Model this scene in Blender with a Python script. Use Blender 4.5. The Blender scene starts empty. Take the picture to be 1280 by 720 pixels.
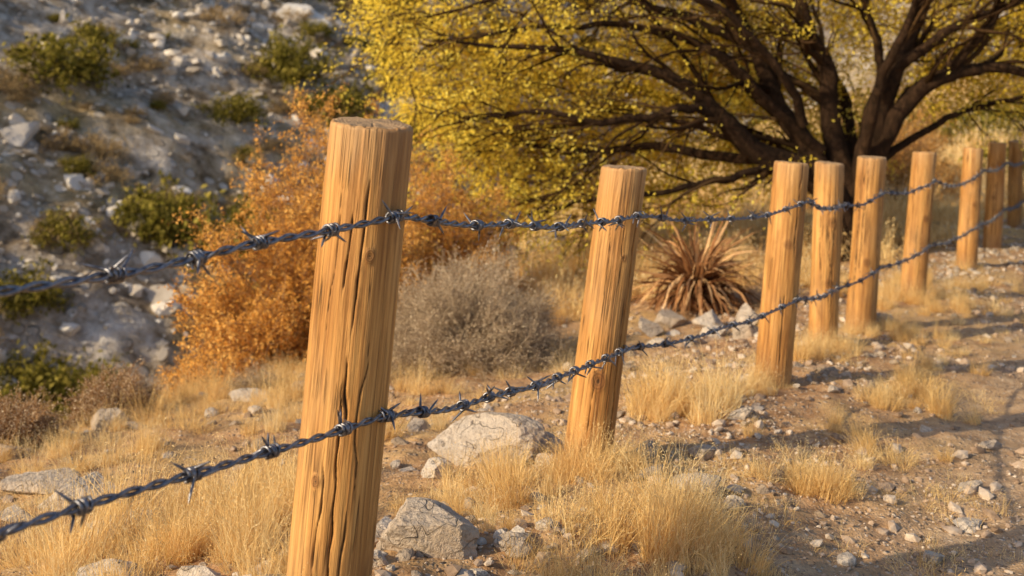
import bpy, math, numpy as np
from mathutils import Vector, Matrix, Quaternion
rng=np.random.default_rng(7)
scene=bpy.context.scene
COL=scene.collection
CZ=1.7
# ---------------------------------------------------------------- noise
def hash2(ix,iy,seed):
    h=(ix.astype(np.int64)*374761393+iy.astype(np.int64)*668265263+seed*1442695041)&0xffffffff
    h=((h^(h>>13))*1274126177)&0xffffffff
    h=h^(h>>16)
    return (h&0xffff)/65535.0
def vnoise(x,y,seed=0):
    x=np.asarray(x,float);y=np.asarray(y,float)
    ix=np.floor(x);iy=np.floor(y);fx=x-ix;fy=y-iy
    fx=fx*fx*(3-2*fx);fy=fy*fy*(3-2*fy)
    ix=ix.astype(np.int64);iy=iy.astype(np.int64)
    a=hash2(ix,iy,seed);b=hash2(ix+1,iy,seed);c=hash2(ix,iy+1,seed);d=hash2(ix+1,iy+1,seed)
    return ((a*(1-fx)+b*fx)*(1-fy)+(c*(1-fx)+d*fx)*fy)*2-1
def fbm(x,y,o=4,seed=0):
    s=0;a=.5
    for i in range(o):
        s=s+a*vnoise(x*2**i+i*17.3,y*2**i-i*9.1,seed+i);a*=.5
    return s
def sst(a,b,x):
    t=np.clip((x-a)/(b-a),0,1);return t*t*(3-2*t)
# ---------------------------------------------------------------- terrain
FY=[-6,0,2.87,4.7,6.3,7.5,9.46,11.7,13.5,15.8,20,30,60,100,170]
FZ=[.5,.5,.39,.15,.08,.015,-.02,-.1,-.13,-.16,-.1,.25,2.9,16,45]
PY=[-6,0,3,5,8,12,16,20,30,60,100,170]
PZ=[.1,.1,.08,.02,-.06,-.16,-.2,-.12,.25,2.9,16,45]
VX=[-1,0,1,3,5,8,13,15,17,150]
VZ=[0,0,-.07,-.24,-.42,-3,-6.6,-7.0,-6.3,60]
def sm(f,y,a):
    return (f(y-a)+f(y-a/2)+f(y)+f(y+a/2)+f(y+a))/5
def H(x,y,micro=True):
    x=np.asarray(x,float);y=np.asarray(y,float)
    u=x+2.2-.58*y
    fz=sm(lambda q:np.interp(q,FY,FZ),y,.5+.05*np.abs(y))
    fz=np.where(y<7,np.interp(y,FY,FZ),fz)
    pz=sm(lambda q:np.interp(q,PY,PZ),y,.5+.05*np.abs(y))
    v=-u-np.clip((y-9)*.5,0,8)*sst(-4,2,x)
    left=sm(lambda q:np.interp(q,VX,VZ),v,.7)
    left=np.where(v<2,np.interp(v,VX,VZ),left)
    s=sst(.15,1.2,u+.25*vnoise(x*1.3,y*1.3,5))
    z=np.where(u<0,fz+left,fz*(1-s)+pz*s)
    hill=sst(9,18,v)
    far=sst(14,40,y)
    z=z+hill*(1.8*fbm(x*.09,y*.09,4,3)+.7*np.abs(fbm(x*.35,y*.35,3,9))+.45*np.abs(fbm(x*1.0,y*1.0,3,19)))
    z=z+far*(1-hill)*.5*fbm(x*.15,y*.15,3,13)
    z=z+.05*fbm(x*1.1,y*1.1,3,21)*sst(0.3,1.5,np.abs(u))
    if micro:
        rough=1-.5*sst(.9,1.6,u)
        z=z+rough*(.034*fbm(x*6,y*6,3,31)+.018*np.abs(fbm(x*22,y*22,2,41)))
    return z
# ---------------------------------------------------------------- mesh helper
def mesh(name,V,quads=None,tris=None,attrs=None,flat=False,mats=()):
    V=np.asarray(V,np.float32).reshape(-1,3)
    me=bpy.data.meshes.new(name)
    me.vertices.add(len(V));me.vertices.foreach_set('co',V.ravel())
    L=[];S=[];st=0
    if quads is not None and len(quads):
        q=np.asarray(quads,np.int32);L.append(q.ravel());S.append(np.arange(len(q))*4);st=q.size
    if tris is not None and len(tris):
        t=np.asarray(tris,np.int32);L.append(t.ravel());S.append(st+np.arange(len(t))*3)
    L=np.concatenate(L).astype(np.int32);S=np.concatenate(S).astype(np.int32)
    me.loops.add(len(L));me.loops.foreach_set('vertex_index',L)
    me.polygons.add(len(S));me.polygons.foreach_set('loop_start',S)
    me.update(calc_edges=True)
    if attrs:
        for k,a in attrs.items():
            at=me.attributes.new(k,'FLOAT','POINT');at.data.foreach_set('value',np.asarray(a,np.float32))
    if flat: me.shade_flat()
    for m in mats: me.materials.append(m)
    return me
def obj(name,me,parent=None,loc=None,mat=None):
    o=bpy.data.objects.new(name,me);COL.objects.link(o)
    if parent: o.parent=parent
    if loc is not None:o.location=loc
    if mat is not None:o.matrix_world=mat
    return o
def empty(name,loc=(0,0,0)):
    o=bpy.data.objects.new(name,None);COL.objects.link(o);o.location=loc;o.empty_display_size=.2;return o
def nrm(a):
    return a/np.maximum(np.linalg.norm(a,axis=-1,keepdims=True),1e-9)
def tubes(P,R,S=3):
    P=np.asarray(P,float);N,K,_=P.shape
    T=nrm(np.gradient(P,axis=1))
    av=np.abs(T.mean(1));ref=np.zeros((N,3));ref[np.arange(N),av.argmin(1)]=1
    A=nrm(np.cross(T,ref[:,None,:]));B=np.cross(T,A)
    th=np.arange(S)*2*np.pi/S
    V=P[:,:,None,:]+R[:,:,None,None]*(A[:,:,None,:]*np.cos(th)[None,None,:,None]+B[:,:,None,:]*np.sin(th)[None,None,:,None])
    n=np.arange(N)[:,None,None];k=np.arange(K-1)[None,:,None];s=np.arange(S)[None,None,:]
    a=(n*K+k)*S+s;b=(n*K+k)*S+(s+1)%S
    Q=np.stack([a,b,b+S,a+S],-1).reshape(-1,4)
    rnd=np.repeat(rng.random(N),K*S)
    return V.reshape(-1,3),Q,rnd
def ribbons(P,W,side):
    P=np.asarray(P,float);N,K,_=P.shape
    T=nrm(np.gradient(P,axis=1))
    A=nrm(side[:,None,:]-T*(T*side[:,None,:]).sum(-1,keepdims=True))
    V=np.stack([P-A*W[:,:,None],P+A*W[:,:,None]],2)
    n=np.arange(N)[:,None];k=np.arange(K-1)[None,:]
    a=(n*K+k)*2
    Q=np.stack([a,a+1,a+3,a+2],-1).reshape(-1,4)
    return V.reshape(-1,3),Q,np.repeat(rng.random(N),K*2)
def rv(n):
    return nrm(rng.normal(size=(n,3)))
LIGHTWARD=np.array([-.55,-.35,.6])
def leaves(C,size,asp=.45,rnd=None,face=0.0):
    # leaf blades; 'face' turns them partly towards the sunny side, as real leaves do
    n=len(C);N=nrm(rv(n)+face*LIGHTWARD)
    a=nrm(np.cross(N,rv(n)));b=np.cross(N,a)
    s=(size*(.6+.8*rng.random(n)))[:,None]
    V=np.stack([C-a*s*.5,C+b*s*asp*.5,C+a*s*.5,C-b*s*asp*.5],1).reshape(-1,3)
    Q=np.arange(n*4).reshape(-1,4)
    r=rng.random(n) if rnd is None else rnd
    return V,Q,np.repeat(r,4)
def join(parts):
    Vs=[];Qs=[];Rs=[];o=0
    for V,Q,R in parts:
        Vs.append(V);Qs.append(Q+o);Rs.append(R);o+=len(V)
    return np.concatenate(Vs),np.concatenate(Qs),np.concatenate(Rs)
def spawn(P,R,n,l0,l1,K,rf,rmin,fwd,spread,wander,grav,tmin=.15,bias=None):
    N,KP,_=P.shape
    idx=np.repeat(np.arange(N),n);M=len(idx)
    t=tmin+(1-tmin)*rng.random(M)**.85
    f=t*(KP-1.001);i=f.astype(int);w=(f-i)[:,None]
    p=P[idx,i]*(1-w)+P[idx,i+1]*w
    tg=nrm(P[idx,i+1]-P[idx,i])
    r=R[idx,i]
    d=tg*fwd+rv(M)*spread
    if bias is not None:d=d+np.asarray(bias)
    d=nrm(d)
    L=(l0+(l1-l0)*rng.random(M))*(1.15-.5*t)
    out=np.zeros((M,K,3));out[:,0]=p
    for k in range(1,K):
        d=nrm(d+rng.normal(size=(M,3))*wander+np.array([0,0,grav]))
        out[:,k]=out[:,k-1]+d*(L/(K-1))[:,None]
    r0=np.maximum(r*rf,rmin)
    tt=np.linspace(0,1,K)[None,:]
    RR=np.maximum(r0[:,None]*(1-.85*tt),rmin*.6)
    return out,RR
# ---------------------------------------------------------------- materials
class NT:
    def __init__(s,name):
        s.m=bpy.data.materials.new(name);s.m.use_nodes=True;s.t=s.m.node_tree;s.t.nodes.clear()
        s.out=s.n('ShaderNodeOutputMaterial')
    def n(s,ty,**kw):
        x=s.t.nodes.new(ty)
        for k,v in kw.items():
            if k.startswith('_'):setattr(x,k[1:],v)
        return x
    def set(s,inp,v):
        if isinstance(v,bpy.types.NodeSocket):s.t.links.new(v,inp)
        else:inp.default_value=v
    def attr(s,name):
        return s.n('ShaderNodeAttribute',_attribute_name=name).outputs['Fac']
    def noise(s,vec,scale,detail=4,rough=.6,dist=0):
        x=s.n('ShaderNodeTexNoise');s.set(x.inputs['Vector'],vec);x.inputs['Scale'].default_value=scale
        x.inputs['Detail'].default_value=detail;x.inputs['Roughness'].default_value=rough;x.inputs['Distortion'].default_value=dist
        return x.outputs['Fac']
    def vor(s,vec,scale,feat='F1'):
        x=s.n('ShaderNodeTexVoronoi',_feature=feat);s.set(x.inputs['Vector'],vec);x.inputs['Scale'].default_value=scale
        return x
    def mapp(s,vec,scale=(1,1,1),loc=(0,0,0)):
        x=s.n('ShaderNodeMapping');s.set(x.inputs['Vector'],vec);x.inputs['Scale'].default_value=scale;s.set(x.inputs['Location'],loc);return x.outputs[0]
    def math(s,op,a,b=0.0,c=0.0):
        x=s.n('ShaderNodeMath',_operation=op);s.set(x.inputs[0],a);s.set(x.inputs[1],b);s.set(x.inputs[2],c);return x.outputs[0]
    def rng(s,v,a,b,c=0.,d=1.):
        x=s.n('ShaderNodeMapRange');s.set(x.inputs[0],v)
        for i,q in enumerate((a,b,c,d)):s.set(x.inputs[i+1],q)
        return x.outputs[0]
    def mix(s,f,a,b,bl='MIX'):
        x=s.n('ShaderNodeMix',_data_type='RGBA',_blend_type=bl)
        s.set(x.inputs[0],f);s.set(x.inputs[6],a if isinstance(a,bpy.types.NodeSocket) else (*a,1));s.set(x.inputs[7],b if isinstance(b,bpy.types.NodeSocket) else (*b,1))
        return x.outputs[2]
    def ramp(s,f,stops):
        x=s.n('ShaderNodeValToRGB');e=x.color_ramp.elements
        e[0].position=stops[0][0];e[0].color=(*stops[0][1],1)
        e[1].position=stops[-1][0];e[1].color=(*stops[-1][1],1)
        for p,c in stops[1:-1]:
            q=e.new(p);q.color=(*c,1)
        s.set(x.inputs[0],f);return x.outputs[0]
    def bump(s,h,strength,dist):
        x=s.n('ShaderNodeBump');s.set(x.inputs['Height'],h);x.inputs['Strength'].default_value=strength;s.set(x.inputs['Distance'],dist)
        return x.outputs[0]
    def pr(s,col,rough=.85,metal=0.,normal=None,spec=.3):
        x=s.n('ShaderNodeBsdfPrincipled');s.set(x.inputs['Base Color'],col if isinstance(col,bpy.types.NodeSocket) else (*col,1))
        s.set(x.inputs['Roughness'],rough);s.set(x.inputs['Metallic'],metal);x.inputs['Specular IOR Level'].default_value=spec
        if normal is not None:s.set(x.inputs['Normal'],normal)
        return x.outputs[0]
    def fin(s,sh):
        s.t.links.new(sh,s.out.inputs['Surface']);return s.m
def leafmat(name,stops,trans=.35,obj_rand=False,pn=0):
    s=NT(name);r=s.attr('rnd')
    if obj_rand:
        oi=s.n('ShaderNodeObjectInfo').outputs['Random']
        r=s.math('ADD',s.math('MULTIPLY',r,.55),s.math('MULTIPLY',oi,.45))
    if pn:
        pos=s.n('ShaderNodeNewGeometry').outputs['Position']
        n=s.noise(pos,pn,1)
        r=s.math('ADD',s.math('MULTIPLY',r,.7),s.rng(n,.3,.7,-.1,.4))
    c=s.ramp(r,stops)
    d=s.n('ShaderNodeBsdfDiffuse');s.set(d.inputs[0],c);d=d.outputs[0]
    if trans<=0:return s.fin(d)
    t=s.n('ShaderNodeBsdfTranslucent');s.set(t.inputs[0],c)
    m=s.n('ShaderNodeMixShader');m.inputs[0].default_value=trans;s.t.links.new(d,m.inputs[1]);s.t.links.new(t.outputs[0],m.inputs[2])
    return s.fin(m.outputs[0])
def m_ground():
    s=NT('ground_soil');pos=s.n('ShaderNodeNewGeometry').outputs['Position']
    hill=s.attr('hill');path=s.attr('path');field=s.attr('field')
    n1=s.noise(pos,1.2,4,.6);n2=s.noise(pos,9,5,.65);n3=s.noise(pos,60,3,.6)
    soil=s.ramp(n2,[(.25,(.17,.09,.045)),(.5,(.41,.24,.125)),(.75,(.62,.42,.24))])
    pth=s.ramp(n2,[(.25,(.20,.13,.08)),(.5,(.41,.275,.17)),(.78,(.56,.42,.29))])
    c=s.mix(path,soil,pth)
    straw=s.ramp(n3,[(.3,(.38,.24,.10)),(.7,(.72,.51,.24))])
    sm_=s.math('MULTIPLY',s.rng(n1,.46,.60),s.math('SUBTRACT',1.0,s.math('MULTIPLY',path,.85)))
    c=s.mix(s.math('MULTIPLY',sm_,.6),c,straw)
    near=s.math('SUBTRACT',1.0,hill)
    hts=[]
    for sc,lo in ((30,.6),(75,.5)):
        v=s.vor(pos,sc);vc=v.outputs['Color'];vd=v.outputs['Distance']
        sep=s.n('ShaderNodeSeparateColor');s.set(sep.inputs[0],vc)
        isp=s.math('MULTIPLY',s.rng(sep.outputs[0],lo,lo+.05),s.rng(vd,.42,.30))
        stone=s.ramp(sep.outputs[1],[(0,(.19,.13,.09)),(.6,(.42,.32,.24)),(1,(.60,.52,.44))])
        c=s.mix(s.math('MULTIPLY',isp,s.math('MULTIPLY',near,.8)),c,stone)
        hts.append(s.math('MULTIPLY',s.math('MULTIPLY',s.rng(vd,.45,.1),isp),30./sc))
    c=s.mix(s.math('MULTIPLY',field,.85),c,s.ramp(s.noise(pos,2.0,5,.7),[(.3,(.38,.22,.07)),(.5,(.70,.45,.16)),(.7,(.84,.60,.26))]))
    hn=s.noise(pos,.9,7,.75);hn2=s.noise(pos,.22,4,.6)
    hc=s.ramp(hn,[(.34,(.08,.055,.035)),(.44,(.30,.23,.16)),(.54,(.50,.43,.36)),(.66,(.76,.69,.61))])
    hc=s.mix(s.rng(hn2,.45,.60,0,.75),hc,s.ramp(hn,[(.36,(.13,.09,.035)),(.63,(.62,.45,.21))]))
    hv=s.vor(pos,2.2);hs=s.n('ShaderNodeSeparateColor');s.set(hs.inputs[0],hv.outputs['Color'])
    hisp=s.math('MULTIPLY',s.rng(hs.outputs[0],.45,.5),s.rng(hv.outputs['Distance'],.42,.34))
    hc=s.mix(s.math('MULTIPLY',hisp,.8),hc,s.ramp(hs.outputs[1],[(0,(.34,.28,.22)),(1,(.76,.69,.61))]))
    c=s.mix(hill,c,hc)
    hh=s.math('ADD',s.math('ADD',hts[0],hts[1]),s.math('MULTIPLY',n3,.7))
    h2=s.math('ADD',s.math('MULTIPLY',hn,1.2),s.math('MULTIPLY',hisp,.5))
    mx=s.math('ADD',s.math('MULTIPLY',hh,near),s.math('MULTIPLY',h2,hill))
    b=s.bump(mx,.9,s.rng(hill,0,1,.015,.4))
    return s.fin(s.pr(c,.95,normal=b,spec=.15))
def m_rock(name,stops,sc=6.,bd=.02,simple=False):
    s=NT(name);tc=s.n('ShaderNodeTexCoord').outputs['Object'];r=s.attr('rnd')
    n=s.noise(tc,sc,4 if simple else 7,.7)
    f=s.math('ADD',s.math('MULTIPLY',n,.6),s.math('MULTIPLY',s.math('SUBTRACT',r,.5),.45));f=s.math('ADD',f,.2)
    c=s.ramp(f,stops)
    if simple:
        return s.fin(s.pr(c,.9,normal=s.bump(n,.7,bd),spec=.2))
    n2=s.noise(tc,sc*6,4,.7);n3=s.noise(tc,sc*.5,3)
    c=s.mix(s.rng(n2,.48,.72,0,.6),c,(.14,.10,.07))
    c=s.mix(s.rng(n3,.5,.7,0,.5),c,(.46,.32,.19))
    ck=s.rng(s.math('ABSOLUTE',s.math('SUBTRACT',s.noise(tc,sc*.8,2,.5,.4),.5)),.002,.008,1.,0.)
    c=s.mix(s.math('MULTIPLY',ck,.45),c,(.09,.065,.045))
    h=s.math('SUBTRACT',s.math('ADD',n,s.math('MULTIPLY',n2,.5)),s.math('MULTIPLY',ck,.3))
    return s.fin(s.pr(c,.9,normal=s.bump(h,.9,bd),spec=.2))
def m_wood():
    s=NT('post_wood');tc=s.n('ShaderNodeTexCoord').outputs['Object']
    oi=s.n('ShaderNodeObjectInfo').outputs['Random']
    cb=s.n('ShaderNodeCombineXYZ');s.set(cb.inputs[2],s.math('MULTIPLY',oi,30.));s.set(cb.inputs[0],s.math('MULTIPLY',oi,7.))
    av=s.n('ShaderNodeVectorMath',_operation='ADD');s.set(av.inputs[0],tc);s.set(av.inputs[1],cb.outputs[0]);p=av.outputs[0]
    crack=s.attr('crack');kd=s.attr('kd');top=s.attr('top');rad=s.attr('rad')
    g1=s.noise(s.mapp(p,(14,14,.9)),1.6,6,.65,.3)
    g2=s.noise(s.mapp(p,(70,70,1.6)),1.8,4,.65,.2)
    g3=s.noise(s.mapp(p,(2.5,2.5,1.5)),1.5,4,.6)
    g4=s.noise(s.mapp(p,(9,9,2.2)),1.4,5,.7)
    c=s.ramp(g1,[(.25,(.24,.10,.026)),(.42,(.46,.22,.062)),(.58,(.64,.345,.11)),(.8,(.78,.49,.19))])
    c=s.mix(s.rng(g2,.42,.70,0,.7),c,(.20,.08,.02))
    c=s.mix(s.rng(g3,.5,.74,0,.4),c,(.42,.28,.15))
    c=s.mix(s.rng(g4,.54,.70,0,.6),c,(.22,.095,.03))
    fc=s.noise(s.mapp(p,(42,42,.40)),1.3,2,.45,.25)
    fine=s.rng(s.math('ABSOLUTE',s.math('SUBTRACT',fc,.5)),.003,.016,1.,0.)
    fmask=s.rng(s.noise(s.mapp(p,(1,1,.5)),7,2),.46,.58)
    fine=s.math('MULTIPLY',fine,fmask)
    c=s.mix(s.math('MULTIPLY',fine,.85),c,(.04,.018,.008))
    ring=s.math('SINE',s.math('MULTIPLY',kd,16.))
    kk=s.rng(kd,.9,1.5,1.,0.)
    c=s.mix(s.math('MULTIPLY',kk,s.rng(ring,-1,1,.25,.8)),c,(.14,.05,.018))
    c=s.mix(s.rng(kd,.15,.4,.8,0.),c,(.04,.018,.008))
    c=s.mix(crack,c,(.012,.005,.003))
    sp=s.n('ShaderNodeSeparateXYZ');s.set(sp.inputs[0],tc)
    z=sp.outputs[2]
    wt=s.math('MULTIPLY',s.rng(s.math('ADD',z,s.math('MULTIPLY',g1,.35)),1.28,1.50,0.,.4),s.math('SUBTRACT',1.,crack))
    c=s.mix(wt,c,(.42,.31,.20))
    rg=s.math('SINE',s.math('ADD',s.math('MULTIPLY',rad,650.),s.math('MULTIPLY',g3,9.)))
    tcx=s.ramp(s.rng(rg,-1,1),[(0,(.28,.17,.09)),(1,(.50,.34,.19))])
    c=s.mix(top,c,tcx)
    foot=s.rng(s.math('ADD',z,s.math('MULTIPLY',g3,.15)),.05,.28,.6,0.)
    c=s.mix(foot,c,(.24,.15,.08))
    h=s.math('SUBTRACT',s.math('ADD',g1,s.math('MULTIPLY',g2,.8)),s.math('MULTIPLY',fine,1.2))
    return s.fin(s.pr(c,.60,normal=s.bump(h,.9,.006),spec=.35))
def m_bark():
    s=NT('bark');tc=s.n('ShaderNodeTexCoord').outputs['Object']
    n=s.noise(s.mapp(tc,(1,1,.5)),14,6,.7,.5)
    c=s.ramp(n,[(.3,(.014,.008,.004)),(.55,(.045,.024,.013)),(.8,(.12,.068,.036))])
    return s.fin(s.pr(c,.9,normal=s.bump(n,1.,.07),spec=.15))
def m_wire():
    s=NT('wire_steel');tc=s.n('ShaderNodeTexCoord').outputs['Object']
    n=s.noise(tc,60,4);c=s.ramp(n,[(.35,(.09,.092,.11)),(.6,(.28,.285,.325)),(.8,(.20,.13,.08))])
    return s.fin(s.pr(c,s.rng(n,.3,.7,.28,.5),.85,spec=.5,normal=s.bump(n,.3,.001)))
M_ground=m_ground();M_wood=m_wood();M_bark=m_bark();M_wire=m_wire()
M_rock=m_rock('rock_stone',[(.2,(.24,.18,.13)),(.45,(.44,.36,.29)),(.75,(.68,.61,.54))],9,.03)
M_gravel=m_rock('gravel_stone',[(.2,(.17,.11,.07)),(.5,(.41,.30,.22)),(.8,(.68,.60,.51))],20,.004,True)
M_bould=m_rock('limestone',[(.2,(.28,.23,.18)),(.5,(.55,.49,.43)),(.8,(.80,.75,.69))],1.5,.08,True)
M_grass=leafmat('dry_grass',[(0,(.52,.32,.11)),(.4,(.84,.59,.26)),(.75,(.93,.74,.40)),(1,(.94,.84,.58))],.42)
M_orange=leafmat('rust_foliage',[(0,(.36,.17,.035)),(.5,(.82,.43,.10)),(1,(.93,.62,.21))],.4,pn=3)
M_leaf=leafmat('tree_foliage',[(0,(.36,.25,.03)),(.3,(.78,.58,.07)),(.65,(.94,.75,.12)),(1,(.95,.85,.23))],.45,pn=2.5)
M_tw=leafmat('tree_twig',[(0,(.018,.010,.005)),(.5,(.055,.031,.016)),(1,(.15,.09,.04))],0)
M_twig=leafmat('dry_twig',[(0,(.20,.14,.09)),(.5,(.42,.32,.22)),(1,(.66,.53,.38))],0)
M_twigw=leafmat('warm_twig',[(0,(.14,.07,.035)),(.5,(.36,.20,.10)),(1,(.56,.37,.19))],0)
M_fuzz=leafmat('greybrown_leaf',[(0,(.34,.25,.17)),(.5,(.62,.48,.34)),(1,(.84,.71,.52))],.35)
M_agave=leafmat('dead_agave_leaf',[(0,(.08,.032,.014)),(.4,(.30,.14,.06)),(.8,(.60,.33,.15)),(1,(.76,.52,.28))],.1)
M_shrub=leafmat('olive_shrub',[(0,(.05,.045,.010)),(.5,(.20,.175,.03)),(1,(.52,.42,.10))],.35)
M_shrubd=leafmat('dry_shrub',[(0,(.14,.10,.055)),(.5,(.38,.27,.14)),(1,(.66,.48,.24))],.25,True)
# ---------------------------------------------------------------- ground
def ground():
    nx,ny=640,760
    t=np.linspace(-1,1,nx);X=120*np.sinh(5.3*t)/math.sinh(5.3)
    B=166/math.sinh(5.3);t0=-math.asinh(9/B)/5.3
    Y=3.8+B*np.sinh(5.3*np.linspace(t0,1,ny))
    gx,gy=np.meshgrid(X,Y);Z=H(gx,gy)
    V=np.stack([gx,gy,Z],-1).reshape(-1,3)
    i=np.arange(ny-1)[:,None]*nx+np.arange(nx-1)[None,:]
    Q=np.stack([i,i+1,i+1+nx,i+nx],-1).reshape(-1,4)
    u=gx+2.2-.58*gy;v=-u-np.clip((gy-9)*.5,0,8)*sst(-4,2,gx)
    hill=np.maximum(sst(5.5,9,v),sst(45,70,gy))
    path=sst(.5,1.3,u+.35*vnoise(gx*1.5,gy*1.5,77))*(1-sst(14,20,gy))
    field=sst(12.5,17,gy+ .8*vnoise(gx,gy,4))*(1-hill)*(1-sst(.2,.8,u)*(1-sst(17,22,gy)))
    obj('ground',mesh('ground',V,Q,attrs={'hill':hill.ravel(),'path':path.ravel(),'field':field.ravel()},mats=[M_ground]))
ground()
# ---------------------------------------------------------------- rocks
def ico(sub):
    import bmesh
    bm=bmesh.new();bmesh.ops.create_icosphere(bm,subdivisions=sub,radius=1)
    V=np.array([v.co[:] for v in bm.verts]);F=np.array([[q.index for q in f.verts] for f in bm.faces]);bm.free();return V,F
def rockshape(sub,planes,seed,noise=.05):
    r=np.random.default_rng(seed);V,F=ico(sub)
    N=nrm(r.normal(size=(planes,3)));D=.42+.38*r.random(planes)
    for n,d in zip(N,D):
        e=V@n-d;V=V-np.where(e>0,e,0)[:,None]*n
    V=V*(1+noise*r.normal(size=(len(V),1)))
    return V,F
def rotm(n,tilt=1.0):
    a=rng.random(n)*2*np.pi;b=(rng.random(n)-.5)*tilt;c=(rng.random(n)-.5)*tilt
    def R(ax,t):
        m=np.zeros((n,3,3));i,j=[(1,2),(0,2),(0,1)][ax];m[:,ax,ax]=1
        m[:,i,i]=np.cos(t);m[:,j,j]=np.cos(t);m[:,i,j]=-np.sin(t);m[:,j,i]=np.sin(t);return m
    return R(2,a)@R(0,b)@R(1,c)
def scatter_rocks(name,pos,size,flatn,sub,mat,nvar=6,planes=7,flat=True,tilt=.9,noise=.04):
    Vs=[];Fs=[];Rs=[];o=0;n=len(pos);var=rng.integers(0,nvar,n)
    for k in range(nvar):
        V,F=rockshape(sub,planes,100+k+sub*10,noise);m=np.where(var==k)[0]
        if not len(m):continue
        sc=size[m][:,None]*np.stack([.8+.5*rng.random(len(m)),.7+.4*rng.random(len(m)),flatn*(.7+.6*rng.random(len(m)))],-1)
        W=np.einsum('nij,nvj->nvi',rotm(len(m),tilt),V[None]*sc[:,None,:])+pos[m][:,None,:]
        Vs.append(W.reshape(-1,3));Fs.append((F[None]+(np.arange(len(m))*len(V))[:,None,None]).reshape(-1,3)+o)
        Rs.append(np.repeat(rng.random(len(m)),len(V)));o+=len(m)*len(V)
    return obj(name,mesh(name,np.concatenate(Vs),tris=np.concatenate(Fs),attrs={'rnd':np.concatenate(Rs)},flat=flat,mats=[mat]))
def gravel():
    n=52000
    y=1.8+15*rng.random(n)**1.5;u=rng.normal(size=n)*1.5+.6
    x=u-2.2+.58*y
    d=fbm(x*1.2,y*1.2,3,55)
    keep=rng.random(n)<np.clip(.40+1.9*d,.06,1)*(1-.5*sst(1.3,2.0,u))
    x,y=x[keep],y[keep]
    s=.0045+.0055*rng.pareto(2.1,len(x));s=np.clip(s,.0045,.04)*(.75+.05*y)
    p=np.stack([x,y,H(x,y)+s*.15],-1)
    scatter_rocks('gravel',p,s,.65,1,M_gravel)
    n=2000;y=2+13*rng.random(n);u=rng.normal(size=n)*.5+.2;x=u-2.2+.58*y
    k=rng.random(n)<np.clip(.4+2*fbm(x*.9,y*.9,3,66),.06,1);x,y=x[k],y[k]
    s=.018+.035*rng.random(len(x))**2.5
    n2=380;y2=3+9*rng.random(n2);v2=.3+5.2*rng.random(n2);x2=-v2-2.2+.58*y2
    x=np.r_[x,x2];y=np.r_[y,y2];s=np.r_[s,.022+.06*rng.random(n2)**2.2]
    p=np.stack([x,y,H(x,y)+s*.1],-1)
    scatter_rocks('cobbles',p,s,.6,2,M_rock,noise=.02)
gravel()
def rock(x,y,sx,sy,sz,seed,rot=0,mat=M_rock,up=.15):
    V,F=rockshape(5,15,seed,0)
    q=V*2.3
    V=V*(1+.09*np.abs(fbm(q[:,0]+q[:,2]*1.7,q[:,1]-q[:,2],4,seed))[:,None]+.035*fbm(q[:,0]*5+q[:,2]*6,q[:,1]*5-q[:,2]*4,3,seed+9)[:,None])
    r=np.random.default_rng(seed+5)
    for _ in range(4):
        n=nrm(r.normal(size=3));d=r.uniform(.1,.5);e=V@n-d
        V=V-(.025*np.exp(-(e/.03)**2))[:,None]*nrm(V)
    V=V*np.array([sx,sy,sz])/2*1.3
    me=mesh('rock',V,tris=F,attrs={'rnd':np.full(len(V),.45+.5*((seed*37)%10)/10)},mats=[mat],flat=True)
    o=obj('rock',me,loc=(x,y,float(H(x,y))+sz*up));o.rotation_euler=(0.1*math.sin(seed),.12*math.cos(seed*2),rot)
rock(-.26,3.40,.36,.22,.18,3,.3,up=.22)
rock(-.43,3.26,.12,.12,.09,31,.9)
rock(-.13,4.95,.48,.32,.24,5,.1,up=.2);rock(.12,5.05,.3,.22,.19,55,.9,up=.15)
rock(.18,4.75,.2,.16,.12,6,.8);rock(.0,3.45,.1,.08,.06,56,.8);rock(-.1,3.25,.08,.07,.05,57,.3);rock(.1,3.6,.07,.06,.05,58,.3)
rock(-.32,4.65,.14,.12,.09,7,.8);rock(.55,4.45,.12,.09,.07,59,.8);rock(.6,4.9,.16,.1,.09,60,.8)
rock(-1.75,4.55,.34,.22,.17,8,.4,up=.2)
rock(-2.1,5.0,.26,.2,.15,9,.1)
rock(-1.15,3.3,.2,.16,.12,91,.1);rock(-1.35,3.95,.3,.2,.14,92,.5)
rock(1.48,3.95,.105,.08,.06,11,.2);rock(1.95,4.75,.15,.1,.06,12,1.2);rock(2.3,5.35,.12,.08,.05,13,.2);rock(1.75,4.3,.13,.09,.05,14,.5)
rock(.72,4.35,.2,.15,.1,15,.5);rock(.85,4.9,.13,.1,.08,16,.2);rock(1.12,5.5,.13,.1,.08,17,.2)
for i,(a,b,c) in enumerate([(1.25,8.95,.34),(1.55,8.7,.28),(1.85,8.85,.3),(1.05,8.5,.24),(1.5,8.35,.2),(2.0,8.5,.22),(.75,8.6,.26),(2.3,8.3,.28),(2.75,8.25,.22),(1.7,8.2,.25),(1.3,8.0,.2)]):
    rock(a,b,c,c*.75,c*.6,40+i,i*.7,up=.2)
rock(-.15,14.5,1.0,.7,.75,60,.3,M_bould);rock(-.9,13.9,.5,.4,.4,61,.3,M_bould);rock(.5,15.2,.6,.5,.5,62,.3,M_bould)
rock(-2.35,6.6,.3,.2,.16,63,.3);rock(-1.7,7.2,.25,.2,.13,64,.3);rock(-2.7,5.9,.3,.2,.15,65,.2)
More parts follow.
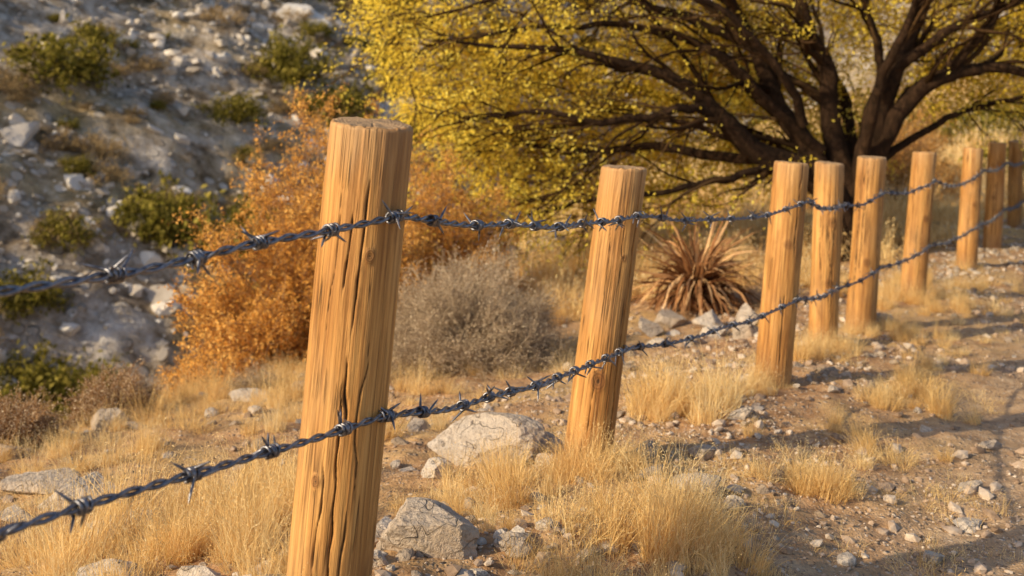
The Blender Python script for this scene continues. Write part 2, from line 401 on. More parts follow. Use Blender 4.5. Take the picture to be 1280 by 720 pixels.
def boulders():
    def pos(n,thr,seed,amp):
        x=-55+75*rng.random(n);y=14+62*rng.random(n)**1.15
        u=x+2.2-.58*y;v=-u-np.clip((y-9)*.5,0,8)*sst(-4,2,x)
        d=fbm(x*.2,y*.2,3,seed)
        k=(v>8)&(rng.random(n)<np.clip(thr+amp*d,.06,1));return x[k],y[k]
    x,y=pos(64000,.5,71,1.8)
    s=np.clip(.05+.06*rng.pareto(2.0,len(x)),.05,.3)*(.7+y*.012)
    scatter_rocks('stones',np.stack([x,y,H(x,y)+s*.1],-1),s,.7,1,M_bould,8,8,noise=.03)
    x,y=pos(7500,.4,71,2.2)
    s=np.clip(.22+.14*rng.pareto(2.2,len(x)),.2,.9)
    scatter_rocks('boulders',np.stack([x,y,H(x,y)+s*.1],-1),s,.75,3,M_bould,8,12,noise=.012)
boulders()
# ---------------------------------------------------------------- fence posts
POSTS=[((-1.60,1.05,-1.22),(-1.49,1.07,.03)),
((-.476,2.87,-1.312),(-.353,2.84,-.066)),((.312,4.7,-1.551),(.470,4.68,-.295)),((1.4625,6.3,-1.62),(1.575,6.3,-.3735)),
((2.079,7.5,-1.6875),(2.127,7.5,-.445)),((2.517,8.1,-1.689),(2.604,8.1,-.44)),((3.378,9.46,-1.723),(3.487,9.46,-.473)),
((4.747,11.7,-1.797),(4.822,11.7,-.543)),((5.786,13.5,-1.832),(5.853,13.5,-.559)),((7.087,15.8,-1.862),(7.11,15.8,-.632)),
((8.5,18.2,-1.85),(8.55,18.2,-.62))]
RAD=[.1,.106,.099,.100,.098,.101,.097,.098,.1,.098,.098]
CR={1:[(-88,.02,.62,.030,.012,1),(-82,.72,1.14,.024,.009,2),(-106,-.2,.45,.024,.008,3),(-60,.3,.75,.018,.005,4),(-118,.7,1.12,.018,.005,5),(-84,.5,.68,.05,.010,6),(-98,.82,1.04,.026,.007,16),(-72,-.1,.3,.02,.006,17)],
2:[(-48,.05,1.25,.035,.012,7),(-100,.15,.42,.022,.006,8),(-112,.7,1.1,.018,.005,9),(-78,.75,1.05,.018,.005,3),(-72,.1,.5,.016,.005,33)],
3:[(-85,.1,.6,.03,.008,11),(-70,.7,1.2,.03,.008,12)]}
KN={1:[(-70,.93,.012),(-115,.36,.011)],2:[(-94,.385,.028),(-70,.9,.010)],3:[(-95,.8,.018)],4:[(-85,.85,.026),(-95,.45,.02)],5:[(-100,.5,.02)],6:[(-80,.7,.02)]}
def post(i):
    b,t=POSTS[i];b=Vector(b)+Vector((0,0,CZ));t=Vector(t)+Vector((0,0,CZ))
    L=(t-b).length;r0=RAD[i];A,K=(288,260) if i in(1,2) else (144,120)
    th=np.linspace(0,2*np.pi,A,endpoint=False);z=np.linspace(-.3,L,K)
    TH,Z=np.meshgrid(th,z)
    r=r0*(1.03-.05*Z/L)*(1+.035*vnoise(np.cos(TH)*1.2+i*9,np.sin(TH)*1.2+Z*1.1,i)+.020*np.cos(2*TH+i))
    r=r+.0022*fbm(TH*9,Z*2.2,3,i+50)*np.minimum(1,np.minimum(TH,2*np.pi-TH)*3)
    bev=.006*np.clip((Z-(L-.010))/.010,0,1)**2;r=r-bev
    crack=np.zeros_like(r)
    rr=np.random.default_rng(i)
    crs=CR.get(i)or [(rr.uniform(-150,-30),rr.uniform(0,.5),rr.uniform(.6,1.25),.03,.007,int(rr.integers(99))) for _ in range(4)]
    crs=crs+[(rr.uniform(0,180),rr.uniform(0,.5),rr.uniform(.7,1.25),.03,.009,int(rr.integers(99))) for _ in range(3)]
    for (a,z0,z1,w,d,s) in crs:
        a0=math.radians(a)+.10*vnoise(Z*4,Z*0+s,s)+.04*vnoise(Z*17,Z*0+s,s+1)
        dt=(TH-a0+np.pi)%(2*np.pi)-np.pi
        tt=np.clip((Z-z0)/(z1-z0),0,1);win=np.clip(4*tt*(1-tt)*2,0,1)
        if z1>=1.15:win=np.clip(tt*5,0,1)
        ww=w*(.35+.65*win)*(.75+.5*vnoise(Z*30,Z*0,s))
        c=np.exp(-(dt/ww)**2)*win;r=r-d*c;crack=np.maximum(crack,c)
    crack=sst(.35,.85,crack)
    kd=np.full_like(r,9.)
    for (a,zk,s) in KN.get(i)or[(rr.uniform(-140,-40),rr.uniform(.3,1.1),.018)]:
        dt=(TH-math.radians(a)+np.pi)%(2*np.pi)-np.pi
        q=np.sqrt((dt*r0)**2+((Z-zk)*.8)**2)/s;kd=np.minimum(kd,q);r=r+.003*np.exp(-(q-.8)**2*3)
    tilt=(.006*np.cos(TH+i*1.7)+.005*np.abs(vnoise(TH*3,TH*0,i+7)))
    Zr=Z-tilt*sst(L-.03,L,Z)
    V=np.stack([r*np.cos(TH),r*np.sin(TH),Zr],-1).reshape(-1,3)
    k=np.arange(K-1)[:,None]*A;a=np.arange(A)[None,:];a2=(a+1)%A
    Q=np.stack([k+a,k+a2,k+A+a2,k+A+a],-1).reshape(-1,4)
    cr=list(crack.ravel());kdd=list(kd.ravel());tp=[0.]*(K*A);rd=[0.]*(K*A)
    last=V[-A:];rings=14;VV=[V];QQ=[Q];base=(K-1)*A
    for j in range(1,rings+1):
        f=1-j/rings*.985 if j>1 else .995
        P=last.copy();P[:,:2]*=f
        P[:,2]=L+(last[:,2]-L)*f+.0015*vnoise(P[:,0]*60,P[:,1]*60,i)+.002-.002*(j==1)
        rc=np.zeros(A)
        for (aa,_,z1,w,_,s) in crs[:3]:
            if z1<1.1:continue
            dt=(th-math.radians(aa)+np.pi)%(2*np.pi)-np.pi
            rc=np.maximum(rc,np.exp(-(dt/(w*1.2/max(f,.15)))**2)*(f>.3))
        P[:,2]-=.005*rc
        nb=(K+j-1)*A
        aA=np.arange(A);aB=(aA+1)%A
        QQ.append(np.stack([base+aA,base+aB,nb+aB,nb+aA],-1));base=nb
        VV.append(P);cr+=list(sst(.3,.8,rc));kdd+=[9.]*A;tp+=[1.]*A;rd+=list(np.linalg.norm(P[:,:2],axis=1))
    VV.append(np.array([[0,0,L]]));cr.append(0);kdd.append(9);tp.append(1);rd.append(0)
    c=(K+rings)*A;T=np.stack([base+np.arange(A),base+(np.arange(A)+1)%A,np.full(A,c)],-1)
    me=mesh('fence_post',np.concatenate(VV),np.concatenate(QQ),T,{'crack':cr,'kd':kdd,'top':tp,'rad':rd},mats=[M_wood])
    o=obj('fence_post',me)
    ax=(t-b).normalized();q=Vector((0,0,1)).rotation_difference(ax)
    o.rotation_mode='QUATERNION';o.rotation_quaternion=q;o.location=b
for i in range(len(POSTS)):post(i)
# ---------------------------------------------------------------- barbed wire
def wire(zs,sags,seed):
    r=np.random.default_rng(seed)
    att=[]
    N=np.array([.84,-.54])
    for (b,t),z,R in zip(POSTS,zs,RAD):
        f=(z-b[2])/(t[2]-b[2]);c=np.array([b[0]+(t[0]-b[0])*f,b[1]+(t[1]-b[1])*f])+N*(R+.011)
        att.append(np.array([c[0],c[1],z+CZ]))
    pts=[]
    for i in range(len(att)-1):
        a,b=att[i],att[i+1];L=np.linalg.norm(b-a);n=max(8,int(L/.007));t=np.arange(n)/n
        p=a+(b-a)*t[:,None];p[:,2]-=sags[i]*4*t*(1-t)
        p[:,2]+=.012*vnoise(t*L*3,t*0,seed+i)*np.sin(np.pi*t);p[:,1]+=.008*vnoise(t*L*2.5,t*0+5,seed+i)*np.sin(np.pi*t)
        pts.append(p)
    P=np.concatenate(pts)
    k=np.ones(9)/9
    Ps=P.copy()
    for c in range(3):Ps[4:-4,c]=np.convolve(P[:,c],k,'valid')
    P=Ps
    s=np.r_[0,np.cumsum(np.linalg.norm(np.diff(P,axis=0),axis=1))]
    T=nrm(np.gradient(P,axis=0));Sd=nrm(np.cross(T,[0,0,1]));U=np.cross(Sd,T)
    ph=s*2*np.pi/.12+1.2*vnoise(s*2,s*0,seed)
    hr=.0052
    A=P+hr*(Sd*np.cos(ph)[:,None]+U*np.sin(ph)[:,None]);B=P-hr*(Sd*np.cos(ph)[:,None]+U*np.sin(ph)[:,None])
    parts=[tubes(np.stack([A,B]),np.full((2,len(P)),.0046),8)]
    bp=[];br=[]
    pos=.05
    while pos<s[-1]-.1:
        i=int(np.searchsorted(s,pos));i=min(i,len(P)-1)
        o=P[i];t=T[i];sd=Sd[i];u=U[i]
        for q in range(2):
            ph0=r.random()*6.28;turns=2.0;K=26
            a=ph0+np.linspace(0,turns*2*np.pi,K)*(1 if q else -1)
            off=(np.linspace(-.011,.011,K)+(.007 if q else -.007))
            co=o+off[:,None]*t+.0130*(np.cos(a)[:,None]*sd+np.sin(a)[:,None]*u)
            d0=nrm(co[0]-co[1])*.8+nrm(co[0]-o)*.6+t*r.normal()*.25-t*.35;d1=nrm(co[-1]-co[-2])*.8+nrm(co[-1]-o)*.6+t*r.normal()*.25+t*.35
            d0=nrm(d0);d1=nrm(d1);l0=.034+.018*r.random();l1=.034+.018*r.random()
            pl=np.concatenate([[co[0]+d0*l0,co[0]+d0*l0*.75,co[0]+d0*l0*.35],co,[co[-1]+d1*l1*.35,co[-1]+d1*l1*.75,co[-1]+d1*l1]])
            rr=np.full(len(pl),.0035);rr[0]=rr[-1]=.0004;rr[1]=rr[-2]=.0025
            bp.append(pl);br.append(rr)
        pos+=.17+.10*r.random()
    parts.append(tubes(np.array(bp),np.array(br),6))
    sp=[]
    for a in att:
        nx=np.array([-.84,.54,0]);
        K=9;aa=np.linspace(-np.pi/2,np.pi/2,K)
        arc=a+np.array([0,0,1.])*(np.sin(aa)*.013)[:,None]-nx*(np.cos(aa)*.011)[:,None]
        pl=np.concatenate([[arc[0]+nx*.03],arc,[arc[-1]+nx*.03]]);sp.append(pl)
    parts.append(tubes(np.array(sp),np.full((len(sp),11),.0024),6))
    V,Q,R=join(parts)
    obj('barbed_wire',mesh('barbed_wire',V,Q,attrs={'rnd':R},mats=[M_wire]))
wire([-.30,-.297,-.49,-.585,-.72,-.69,-.709,-.77,-.795,-.93,-.93],[.025,.035,.06,.03,.03,.04,.09,.05,.04,.05],3)
wire([-.64,-.80,-1.045,-1.13,-1.27,-1.23,-1.257,-1.334,-1.36,-1.48,-1.48],[.02,.04,.04,.02,.02,.03,.04,.04,.04,.05],14)
# ---------------------------------------------------------------- grass (all tufts merged into one object)
def tuft(n,lo,hi,spread,w,K=5,lean=.5):
    a=rng.random(n)*2*np.pi;rr=spread*np.sqrt(rng.random(n))
    base=np.stack([rr*np.cos(a),rr*np.sin(a),np.full(n,-.01)],-1)
    a2=a+rng.normal(size=n)*.9;out=np.stack([np.cos(a2),np.sin(a2),np.zeros(n)],-1)
    L=lo+(hi-lo)*rng.random(n)**1.5
    le=lean*(rng.random(n)**1.1)*1.5
    t=np.linspace(0,1,K)
    P=np.zeros((n,K,3));P[:,0]=base
    for k in range(1,K):
        ang=le*(.35+1.0*t[k]**1.2)+.17*rng.normal(size=n)
        d=out*np.sin(ang)[:,None]+np.array([0,0,1.])*np.cos(ang)[:,None]
        P[:,k]=P[:,k-1]+d*(L/(K-1))[:,None]
    W=w*(1-t**1.5)[None,:]*(.6+.8*rng.random(n))[:,None]+.0002
    sd=rv(n);sd[:,2]*=.2
    parts=[ribbons(P,W,nrm(sd))]
    m=np.where(rng.random(n)<.3)[0]
    C=np.repeat(P[m,-1],6,0)+rng.normal(size=(len(m)*6,3))*np.array([.006,.006,.014])
    parts.append(leaves(C,np.full(len(C),w*8),.25,np.full(len(C),.9)))
    V,Q,R=join(parts)
    return [V,Q,R,[]]
T_near=[tuft(200,.06,.27,.07,.0010,lean=.65) for _ in range(7)]+[tuft(150,.05,.20,.10,.0010,lean=1.0) for _ in range(5)]
T_far=[tuft(100,.1,.42,.13,.0038,4,.6) for _ in range(6)]
T_low=[tuft(70,.02,.10,.10,.0010,4,1.2) for _ in range(5)]
def put(T,x,y,s):
    T[3].append((x,y,s))
def patch(x,y,r,n,s0,s1,T,ry=None):
    for _ in range(n):
        a=rng.random()*6.28;q=r*math.sqrt(rng.random());qy=q*(ry/r if ry else 1)
        put(T[rng.integers(len(T))],x+q*math.cos(a),y+qy*math.sin(a),s0+(s1-s0)*rng.random()**1.3)
patch(-1.1,3.75,.38,27,.6,1.35,T_near);patch(-1.0,4.5,.4,19,.6,1.25,T_near);patch(-.95,3.35,.28,11,.5,1.0,T_near)
patch(-1.6,3.6,.3,9,.5,1.1,T_near);patch(-.75,3.9,.22,9,.6,1.1,T_near);patch(-.62,3.1,.12,5,.5,.8,T_near)
patch(-1.8,4.2,.4,8,.5,1.0,T_near);patch(-1.25,3.1,.25,8,.5,.9,T_near)
patch(-.05,4.35,.30,13,.5,1.1,T_near);patch(.33,4.55,.18,12,.5,1.0,T_near);patch(-.1,3.75,.2,4,.4,.7,T_near);patch(-.2,4.0,.25,4,.4,.8,T_near)
patch(.42,3.68,.28,22,.5,1.15,T_near);patch(.75,3.6,.2,8,.4,.9,T_near);patch(.08,3.25,.15,7,.4,.8,T_near);patch(.3,3.3,.2,8,.4,.9,T_near)
patch(.85,5.65,.24,20,.6,1.4,T_near);patch(1.0,6.0,.25,8,.6,1.2,T_near);patch(1.22,4.6,.19,15,.45,.95,T_near)
patch(2.2,6.0,.30,18,.4,.95,T_near);patch(1.75,5.3,.3,9,.3,.8,T_near);patch(3.3,9.3,.5,18,.6,1.1,T_near);patch(2.0,7.1,.3,14,.6,1.,T_near)
patch(2.7,7.9,.3,9,.5,.9,T_near);patch(3.9,10.2,.5,14,.6,1.,T_near);patch(3.0,7.8,.4,10,.35,.8,T_near);patch(2.5,6.9,.4,10,.35,.8,T_near);patch(3.6,8.7,.5,8,.35,.7,T_near)
patch(-1.7,6.6,1.2,46,.6,1.2,T_near);patch(-.6,6.2,.7,16,.5,1.0,T_near);patch(-2.3,5.4,.6,18,.6,1.1,T_near)
patch(-1.3,8.6,1.5,60,.7,1.2,T_near,1.5);patch(.3,7.5,.6,14,.6,1.1,T_near)
patch(.1,10.5,1.4,60,.6,1.1,T_far,1.6);patch(-.3,13.3,2.2,120,.7,1.3,T_far,2.4);patch(2.6,13.5,2.0,90,.7,1.2,T_far,2.6)
patch(2.2,10.8,1.2,34,.5,1.0,T_far,1.2);patch(4.6,14.5,1.2,44,.8,1.2,T_far)
for _ in range(750):
    y=16+34*rng.random()**1.3;x=.58*y-2.2+rng.uniform(-7,14)
    u=x+2.2-.58*y
    if 0.3<u<3 and y<20: continue
    put(T_far[rng.integers(6)],x,y,1.0+1.6*rng.random()*(y/30))
for _ in range(560):
    y=2.6+9*rng.random();v=rng.uniform(-.9,5.2);x=-v-2.2+.58*y
    if fbm(x*.9,y*.9,3,88)>-.02+(.10 if v<.2 else 0): put(T_low[rng.integers(5)] if rng.random()<.7 else T_near[rng.integers(12)],x,y,.4+.6*rng.random())
for _ in range(300):
    y=3+8*rng.random();v=-rng.uniform(.3,2.6);x=-v-2.2+.58*y
    if fbm(x*1.3,y*1.3,3,98)>.05: put(T_low[rng.integers(5)],x,y,.5+.5*rng.random())
for (b,t) in POSTS[1:8]:
    patch(b[0]-.02,b[1]-.1,.15,7,.35,.85,T_near)
def build_grass():
    parts=[]
    for V,Q,R,pl in T_near+T_far+T_low:
        if not pl:continue
        a=np.array(pl);n=len(a);z=H(a[:,0],a[:,1])
        sc=np.stack([a[:,2],a[:,2],a[:,2]*(.75+.5*rng.random(n))],-1)
        W=np.einsum('nij,nvj->nvi',rotm(n,.45),V[None]*sc[:,None,:])+np.stack([a[:,0],a[:,1],z],-1)[:,None,:]
        q=(Q[None]+(np.arange(n)*len(V))[:,None,None]).reshape(-1,4)
        r=(R[None]*.55+.45*rng.random(n)[:,None]).ravel()
        parts.append((W.reshape(-1,3),q,r))
    V,Q,R=join(parts);print('grass quads',len(Q))
    obj('dry_grass',mesh('dry_grass',V,Q,attrs={'rnd':R},mats=[M_grass]))
build_grass()
# ---------------------------------------------------------------- bushes
def bush_geo(rad,h,n1,n2,n3,rt,nl,ls,upf=.0,droop=0.0,wander=.12,flatbot=.05):
    th=rng.random(n1)*2*np.pi;ph=np.arccos(1-(1-flatbot)*rng.random(n1)**(.8+upf))
    D=np.stack([np.sin(ph)*np.cos(th),np.sin(ph)*np.sin(th),np.cos(ph)],-1)
    K=8;P=np.zeros((n1,K,3));P[:,0]=rng.normal(size=(n1,3))*np.array([.06,.06,0])*rad
    lump=.75+.45*rng.random(n1)
    tip=D*np.array([rad,rad,h])*lump[:,None]
    L=np.linalg.norm(tip,axis=1);d=nrm(nrm(tip)+np.array([0,0,.5]))
    for k in range(1,K):
        tgt=nrm(tip-P[:,k-1]);d=nrm(d*.6+tgt*.5+rng.normal(size=(n1,3))*wander)
        P[:,k]=P[:,k-1]+d*(L/(K-1))[:,None]
    R=np.linspace(1,.3,K)[None]*np.full((n1,1),rt*2.2)
    P2,R2=spawn(P,R,n2,.25*rad,.6*rad,5,.6,rt,.8,.6,.18,.02-droop,.2)
    P3,R3=spawn(P2,R2,n3,.08*rad,.28*rad,4,.6,rt*.7,.7,.8,.2,.03-droop,.1)
    tw=join([tubes(P,R),tubes(P2,R2),tubes(P3,R3)])
    allp=np.concatenate([P3[:,1:].reshape(-1,3),P2[:,2:].reshape(-1,3)])
    c=allp[rng.integers(0,len(allp),nl)]+rng.normal(size=(nl,3))*ls*.6
    lf=leaves(c,np.full(nl,ls),face=.9) if nl else None
    return tw,lf
def bush(name,x,y,rad,h,n1,n2,n3,rt,nl,ls,mt,ml,**k):
    tw,lf=bush_geo(rad,h,n1,n2,n3,rt,nl,ls,**k)
    e=empty(name,(x,y,float(H(x,y))-.03))
    obj('twigs',mesh('twigs',tw[0],tw[1],attrs={'rnd':tw[2]},mats=[mt]),e)
    if lf:obj('leaves',mesh('leaves',lf[0],lf[1],attrs={'rnd':lf[2]},mats=[ml]),e)
bush('rust_shrub',-1.65,9.5,.95,1.9,90,12,8,.003,60000,.030,M_twigw,M_orange,upf=.1)
bush('rust_shrub',-2.15,9.1,.6,.75,40,10,7,.003,15000,.028,M_twigw,M_orange)
bush('rust_shrub',-.75,11.2,.85,1.5,60,10,8,.003,32000,.030,M_twigw,M_orange,upf=.1)
bush('dry_bush',-.30,7.75,.60,.70,230,15,8,.0017,36000,.013,M_twig,M_fuzz)
bush('dry_bush',-2.5,7.0,.27,.36,90,10,7,.0018,8000,.012,M_twigw,M_fuzz)
bush('dry_bush',-2.75,6.15,.26,.28,90,10,7,.0018,7000,.012,M_twigw,M_fuzz)
bush('dry_bush',-2.75,9.3,.33,.62,90,10,6,.002,8000,.013,M_twigw,M_fuzz,upf=.4)
bush('dry_bush',-1.75,7.7,.18,.2,60,8,6,.0015,2500,.010,M_twig,M_fuzz)
bush('dry_bush',5.6,17.5,.9,1.3,70,10,7,.004,12000,.03,M_twigw,M_orange)
bush('dry_bush',7.0,20.5,1.3,1.8,70,10,7,.005,14000,.04,M_twigw,M_orange)
def agave(x,y):
    n=380
    a=rng.random(n)*2*np.pi;el=rng.uniform(-.15,1.45,n)
    L=.46+.36*rng.random(n);K=9
    out=np.stack([np.cos(a),np.sin(a),np.zeros(n)],-1)
    P=np.zeros((n,K,3));P[:,0]=out*.05+np.array([0,0,1.])*(.12+.14*rng.random(n))[:,None]
    curl=rng.uniform(.04,.32,n)
    for k in range(1,K):
        d=out*np.cos(el)[:,None]+np.array([0,0,1.])*np.sin(el)[:,None]+rng.normal(size=(n,3))*.10
        P[:,k]=P[:,k-1]+nrm(d)*(L/(K-1))[:,None];el=el-curl
    zmin=.01+.03*rng.random((n,K));P[:,:,2]=np.maximum(P[:,:,2],zmin)
    t=np.linspace(0,1,K);W=(.018*(1-t**1.6)+.001)[None]*(.4+.8*rng.random(n))[:,None]
    sd=np.cross(out,[0,0,1.])+rng.normal(size=(n,3))*.4
    V,Q,R=ribbons(P,W,nrm(sd))
    th=np.linspace(0,1,6);core=np.zeros((1,6,3));core[0,:,2]=th*.38-.03
    c=tubes(core,np.array([[.12,.13,.12,.10,.07,.01]]),12)
    n2=130;a=rng.random(n2)*6.28;b=rng.random(n2)
    Q2=np.zeros((n2,5,3));
    for k in range(5):
        rr=.1+.40*b*k/4;Q2[:,k]=np.stack([rr*np.cos(a+k*.1),rr*np.sin(a+k*.1),.12*(1-k/4)+.02+.03*rng.random(n2)],-1)
    W2=np.repeat((.012*np.array([1,1,.8,.5,.1]))[None],n2,0)
    sd2=nrm(rng.normal(size=(n2,3)))
    g=join([(V,Q,R),ribbons(Q2,W2,sd2)])
    e=empty('dead_agave',(x,y,float(H(x,y))))
    obj('leaves',mesh('leaves',g[0],g[1],attrs={'rnd':g[2]},mats=[M_agave]),e)
    obj('core',mesh('core',c[0],c[1],attrs={'rnd':c[2]*.2},mats=[M_agave]),e)
agave(1.58,9.6)
# ---------------------------------------------------------------- tree
def cat(pts,rs,n=28):
    p=np.array(pts,float);r=np.array(rs,float)
    p=np.vstack([2*p[0]-p[1],p,2*p[-1]-p[-2]]);m=len(pts)-1
    o=[];ro=[]
    for t in np.linspace(0,m-1e-6,n):
        i=int(t);f=t-i;a,b,c,d=p[i],p[i+1],p[i+2],p[i+3]
        o.append(.5*((2*b)+(-a+c)*f+(2*a-5*b+4*c-d)*f*f+(-a+3*b-3*c+d)*f**3));ro.append(r[i]*(1-f)+r[min(i+1,m)]*f)
    return o,ro
def tree(x,y):
    LB=[
    ([(-.05,0,-.2),(-.1,0,.35),(-.25,.0,.72),(-.6,-.05,1.0),(-1.1,-.1,1.2),(-1.45,-.2,1.55),(-1.9,-.3,1.95),(-2.5,-.4,2.15),(-3.3,-.5,2.3),(-4.4,-.6,2.3)],[.22,.19,.17,.15,.125,.11,.08,.06,.04,.015]),
    ([(-.9,.0,1.1),(-1.6,.2,1.15),(-2.3,.3,1.25),(-3.0,.4,1.15),(-3.8,.5,1.25),(-4.7,.5,1.05)],[.07,.06,.05,.04,.025,.01]),
    ([(-.1,.08,-.2),(-.12,.08,.5),(-.45,.1,1.2),(-.8,.2,1.8),(-1.1,.2,2.4),(-1.45,.1,3.0),(-1.9,0,3.8),(-2.6,-.2,4.6)],[.18,.16,.13,.11,.09,.07,.05,.02]),
    ([(.02,.1,-.2),(-.02,.1,.7),(-.22,.2,1.5),(-.2,.2,2.1),(-.5,.1,2.7),(-.6,.1,3.4),(-.4,0,4.4)],[.18,.16,.12,.10,.08,.06,.03]),
    ([(.14,0,-.2),(.12,0,.6),(.22,0,1.3),(.35,-.1,2.0),(.62,-.1,2.6),(.8,0,3.3),(1.1,.2,4.4)],[.20,.18,.16,.13,.10,.07,.03]),
    ([(.15,0,.9),(.5,-.1,1.65),(.95,-.2,2.05),(1.5,-.2,2.15),(2.2,-.2,2.0),(3.2,-.1,2.15)],[.13,.105,.09,.065,.045,.015]),
    ([(.1,.1,.9),(.7,.3,1.3),(1.4,.4,1.7),(2.2,.4,1.9),(3.0,.4,2.2)],[.06,.045,.035,.025,.01]),
    ([(-.8,-.05,1.05),(-1.3,-.4,.98),(-2.0,-.6,.85),(-2.9,-.7,.75),(-3.7,-.8,.55)],[.055,.045,.035,.025,.01]),
    ([(-1.45,-.2,1.55),(-2.0,-.5,1.72),(-2.8,-.7,1.65),(-3.6,-.8,1.75),(-4.6,-.9,1.6)],[.06,.05,.04,.025,.01]),
    ([(-1.1,.2,2.4),(-1.9,.1,2.75),(-2.7,0,2.95),(-3.6,-.1,3.0),(-4.9,-.2,2.75)],[.065,.055,.045,.03,.01]),
    ([(-.35,-.0,1.2),(-1.0,-.2,1.7),(-1.6,-.3,2.3),(-2.4,-.3,2.6),(-3.4,-.3,2.65),(-4.6,-.4,2.5)],[.07,.06,.05,.04,.03,.01]),
    ([(0,.1,.9),(.2,.8,1.6),(0,1.6,2.3),(-.3,2.4,2.8)],[.09,.07,.05,.02]),
    ([(-.4,.2,1.0),(-1.2,1.0,1.5),(-2.2,1.6,1.9),(-3.5,2.0,2.1)],[.08,.06,.045,.015]),
    ([(.3,.2,1.2),(1.1,1.0,2.0),(2.0,1.6,2.6),(3.0,2.0,3.0)],[.08,.06,.045,.015]),
    ([(.05,-.05,.9),(.1,-.6,1.8),(.3,-1.0,2.5),(.2,-1.5,3.2)],[.07,.055,.04,.015]),
    ([(.3,-.1,2.0),(.9,-.4,2.5),(1.7,-.5,2.8),(2.6,-.5,3.0)],[.07,.055,.035,.015]),
    ([(-1.45,.1,3.0),(-2.2,.1,3.4),(-3.2,0,3.7),(-4.4,0,3.8)],[.06,.045,.03,.01]),
    ([(-1.0,-.1,1.15),(-1.5,-.1,1.4),(-2.2,.0,1.55),(-3.0,.1,1.5),(-3.9,.1,1.35)],[.05,.04,.032,.025,.01]),
    ([(-.6,-.2,1.5),(-.9,-.5,2.0),(-1.4,-.7,2.5),(-2.2,-.8,2.9),(-3.2,-.8,3.1)],[.06,.05,.04,.03,.01]),
    ([(.3,-.1,1.7),(.2,-.4,2.3),(-.1,-.6,2.9),(-.5,-.7,3.5)],[.06,.05,.04,.02]),
    ([(.9,-.2,2.0),(1.3,-.4,2.5),(1.6,-.5,3.1),(2.2,-.5,3.6)],[.06,.05,.035,.015])]
    P=[];R=[]
    for a,b in LB:
        o,ro=cat(a,b);P.append(o);R.append(ro)
    P=np.array(P);R=np.array(R)
    P[:,2:]+=np.cumsum(rng.normal(size=P[:,2:].shape)*.013,axis=1)
    side=np.where(P[:,-1,0]>0,1,-1)
    P2a,R2a=spawn(P[side<0],R[side<0],12,.9,2.1,14,.45,.012,1.1,.55,.15,-.02,.25,(-.35,-.05,.05))
    P2b,R2b=spawn(P[side>0],R[side>0],12,.8,1.8,14,.45,.012,1.1,.55,.15,-.01,.3,(.2,-.05,.1))
    P2=np.concatenate([P2a,P2b]);R2=np.concatenate([R2a,R2b])
    P3,R3=spawn(P2,R2,7,.35,1.0,7,.5,.006,1.0,.5,.15,-.03,.12)
    P4,R4=spawn(P3,R3,3,.12,.38,4,.6,.0028,.9,.6,.16,-.03,.1)
    e=empty('tree',(x,y,float(H(x,y))))
    V,Q,r=join([tubes(P,R,14)])
    obj('trunk_and_limbs',mesh('trunk_and_limbs',V,Q,attrs={'rnd':r},mats=[M_bark]),e)
    V,Q,r=join([tubes(P2,R2,5),tubes(P3,R3,3),tubes(P4,R4,3)])
    obj('branches',mesh('branches',V,Q,attrs={'rnd':r},mats=[M_tw]),e)
    c=P4[:,1:].reshape(-1,3)
    k=rng.random(len(c))<np.where(c[:,1]>.3,1.,np.where(c[:,0]<-3.2,.8,.20))
    c=c[k];c=np.repeat(c,4,0);c=c+rng.normal(size=c.shape)*.04
    n=8200
    q=np.stack([rng.uniform(-5.6,3.6,n),rng.uniform(.35,1.7,n),rng.uniform(.3,5.0,n)],-1)
    lo=np.interp(q[:,0],[-5.6,-5.1,-4.5,-4,-3.3,-2,-1,0,.5,3.6],[2.7,1.7,.8,.30,.2,.4,.65,1.0,1.6,1.9])
    nz=fbm(q[:,0]*.9+q[:,1]*.7,q[:,2]*1.1-q[:,1]*.5,3,12)
    q=q[(q[:,2]>lo+.15*rng.normal(size=n))&(nz>-.17)]
    d=nrm(rv(len(q))+np.array([-.4,0,.1]));K=5;S=np.zeros((len(q),K,3));S[:,0]=q
    for j in range(1,K):
        d=nrm(d+rng.normal(size=d.shape)*.15);S[:,j]=S[:,j-1]+d*.10
    SR=np.repeat(np.array([[.004,.004,.003,.003,.002]]),len(q),0)
    tv=tubes(S,SR,3);obj('rear_twigs',mesh('rear_twigs',tv[0],tv[1],attrs={'rnd':tv[2]},mats=[M_tw]),e)
    cc=np.repeat(S.reshape(-1,3),6,0);cc=cc+rng.normal(size=cc.shape)*.06
    rn=np.repeat(rng.random(len(q)),K*6)*.6+rng.random(len(cc))*.4
    a=leaves(c,np.full(len(c),.040),.5,face=1.6);b=leaves(cc,np.full(len(cc),.048),.55,rnd=rn,face=1.6)
    V,Q,r=join([a,b])
    obj('foliage',mesh('foliage',V,Q,attrs={'rnd':r},mats=[M_leaf]),e)
    print('leaves',len(r)//4,'twigs',len(P4))
tree(3.83,12.6)
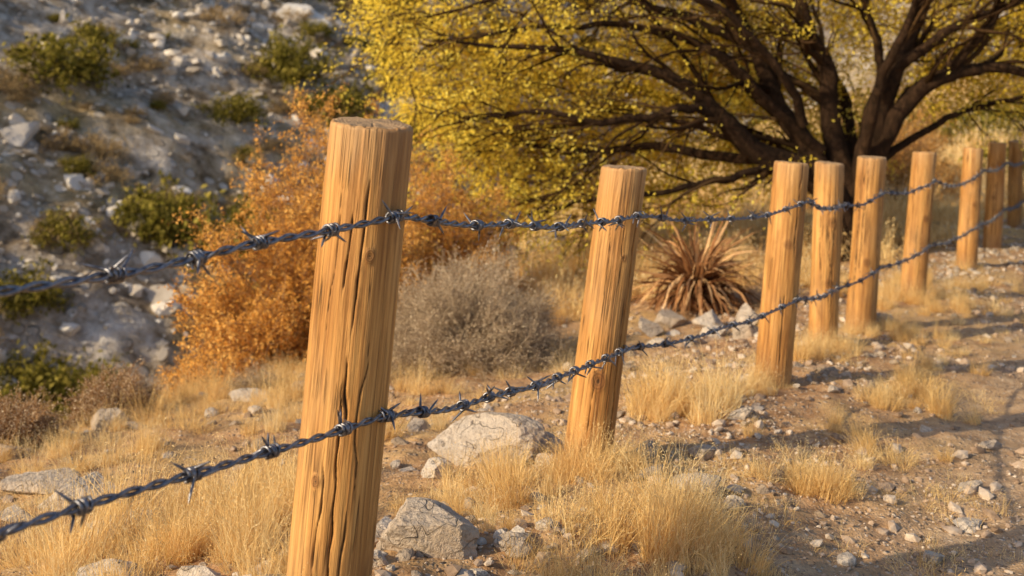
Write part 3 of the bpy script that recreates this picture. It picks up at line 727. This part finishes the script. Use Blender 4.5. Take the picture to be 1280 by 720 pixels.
# ---------------------------------------------------------------- hillside shrubs
def shrub_tmpl(ml,rad=1,h=.9,nl=1800,ls=.12):
    tw,lf=bush_geo(rad,h,40,5,3,.008,nl,ls)
    V,Q,R=join([lf,tw]);return mesh('shrub',V,Q,attrs={'rnd':R},mats=[ml])
TG=[shrub_tmpl(M_shrub) for _ in range(4)];TD=[shrub_tmpl(M_shrubd,1,.8,1200,.09) for _ in range(4)]
E1=empty('olive_shrubs');E2=empty('dry_shrubs')
def ps(me,x,y,s,par,sz=1):
    o=bpy.data.objects.new('shrub',me);COL.objects.link(o);o.parent=par
    o.location=(x,y,float(H(x,y))-.06*s);o.rotation_euler=(0,0,(rng.random()-.5)*1.2);o.scale=(s*(.85+.3*rng.random()),s,s*sz)
for (x,y,s) in [(-9.5,30,1.25),(-8.0,30.3,1.5),(-7.0,31.5,1.3),(-13.6,34.2,1.5),(-8.1,41,1.6),(-6.2,40.5,1.3),(-9.0,22.8,1.1),(-10.0,23,.9),(-7.8,23.2,1.0),(-6.6,22.8,.9),(-16,46,1.6),(-19,50,1.7),(-10,49,1.5),(-13,44,1.2),(-5.5,47,1.3),(-3.5,43,1.2),(-6.8,24.5,.8),(-11,25.3,.9)]:
    ps(TG[rng.integers(4)],x,y,s,E1,1.15)
for _ in range(1500):
    x=-50+66*rng.random();y=18+60*rng.random();u=x+2.2-.58*y;v=-u-float(np.clip((y-9)*.5,0,8)*sst(-4,2,np.float64(x)))
    if v<9:continue
    if rng.random()<.40:ps(TG[rng.integers(4)],x,y,.3+.8*rng.random()**1.5,E1,1.0)
    else:ps(TD[rng.integers(4)],x,y,.25+.7*rng.random(),E2,.9)
for _ in range(150):
    y=19+45*rng.random();x=.58*y-2.2+rng.uniform(-6,18)
    if rng.random()<.45:ps(TG[rng.integers(4)],x,y,.5+.9*rng.random(),E1,.9)
    else:ps(TD[rng.integers(4)],x,y,.5+.8*rng.random(),E2)
# ---------------------------------------------------------------- light
sd=Vector((-.77,-.44,.48)).normalized()
L=bpy.data.lights.new('sun','SUN');L.energy=5.0;L.angle=math.radians(.5);L.color=(1,.80,.50)
lo=obj('sun',L);lo.rotation_mode='QUATERNION';lo.rotation_quaternion=sd.to_track_quat('Z','Y');lo.location=(-10,-5,10)
w=bpy.data.worlds.new('World');scene.world=w;w.use_nodes=True
nt=w.node_tree;bg=nt.nodes['Background'];sk=nt.nodes.new('ShaderNodeTexSky');sk.sky_type='NISHITA';sk.sun_disc=False
sk.sun_elevation=math.asin(sd.z);sk.sun_rotation=math.atan2(sd.x,sd.y);sk.air_density=1;sk.dust_density=2.0
nt.links.new(sk.outputs[0],bg.inputs[0]);bg.inputs[1].default_value=.15
# ---------------------------------------------------------------- camera
c=bpy.data.cameras.new('camera');c.sensor_width=36;c.lens=36*1400/1280
c.shift_y=-(360-120)/1280;c.clip_end=600;c.clip_start=.05
c.dof.use_dof=True;c.dof.focus_distance=3.4;c.dof.aperture_fstop=3.2
co=obj('camera',c);co.location=(0,0,CZ);co.rotation_euler=(math.radians(90),0,0);scene.camera=co
scene.view_settings.view_transform='Standard';scene.view_settings.look='None';scene.view_settings.exposure=0
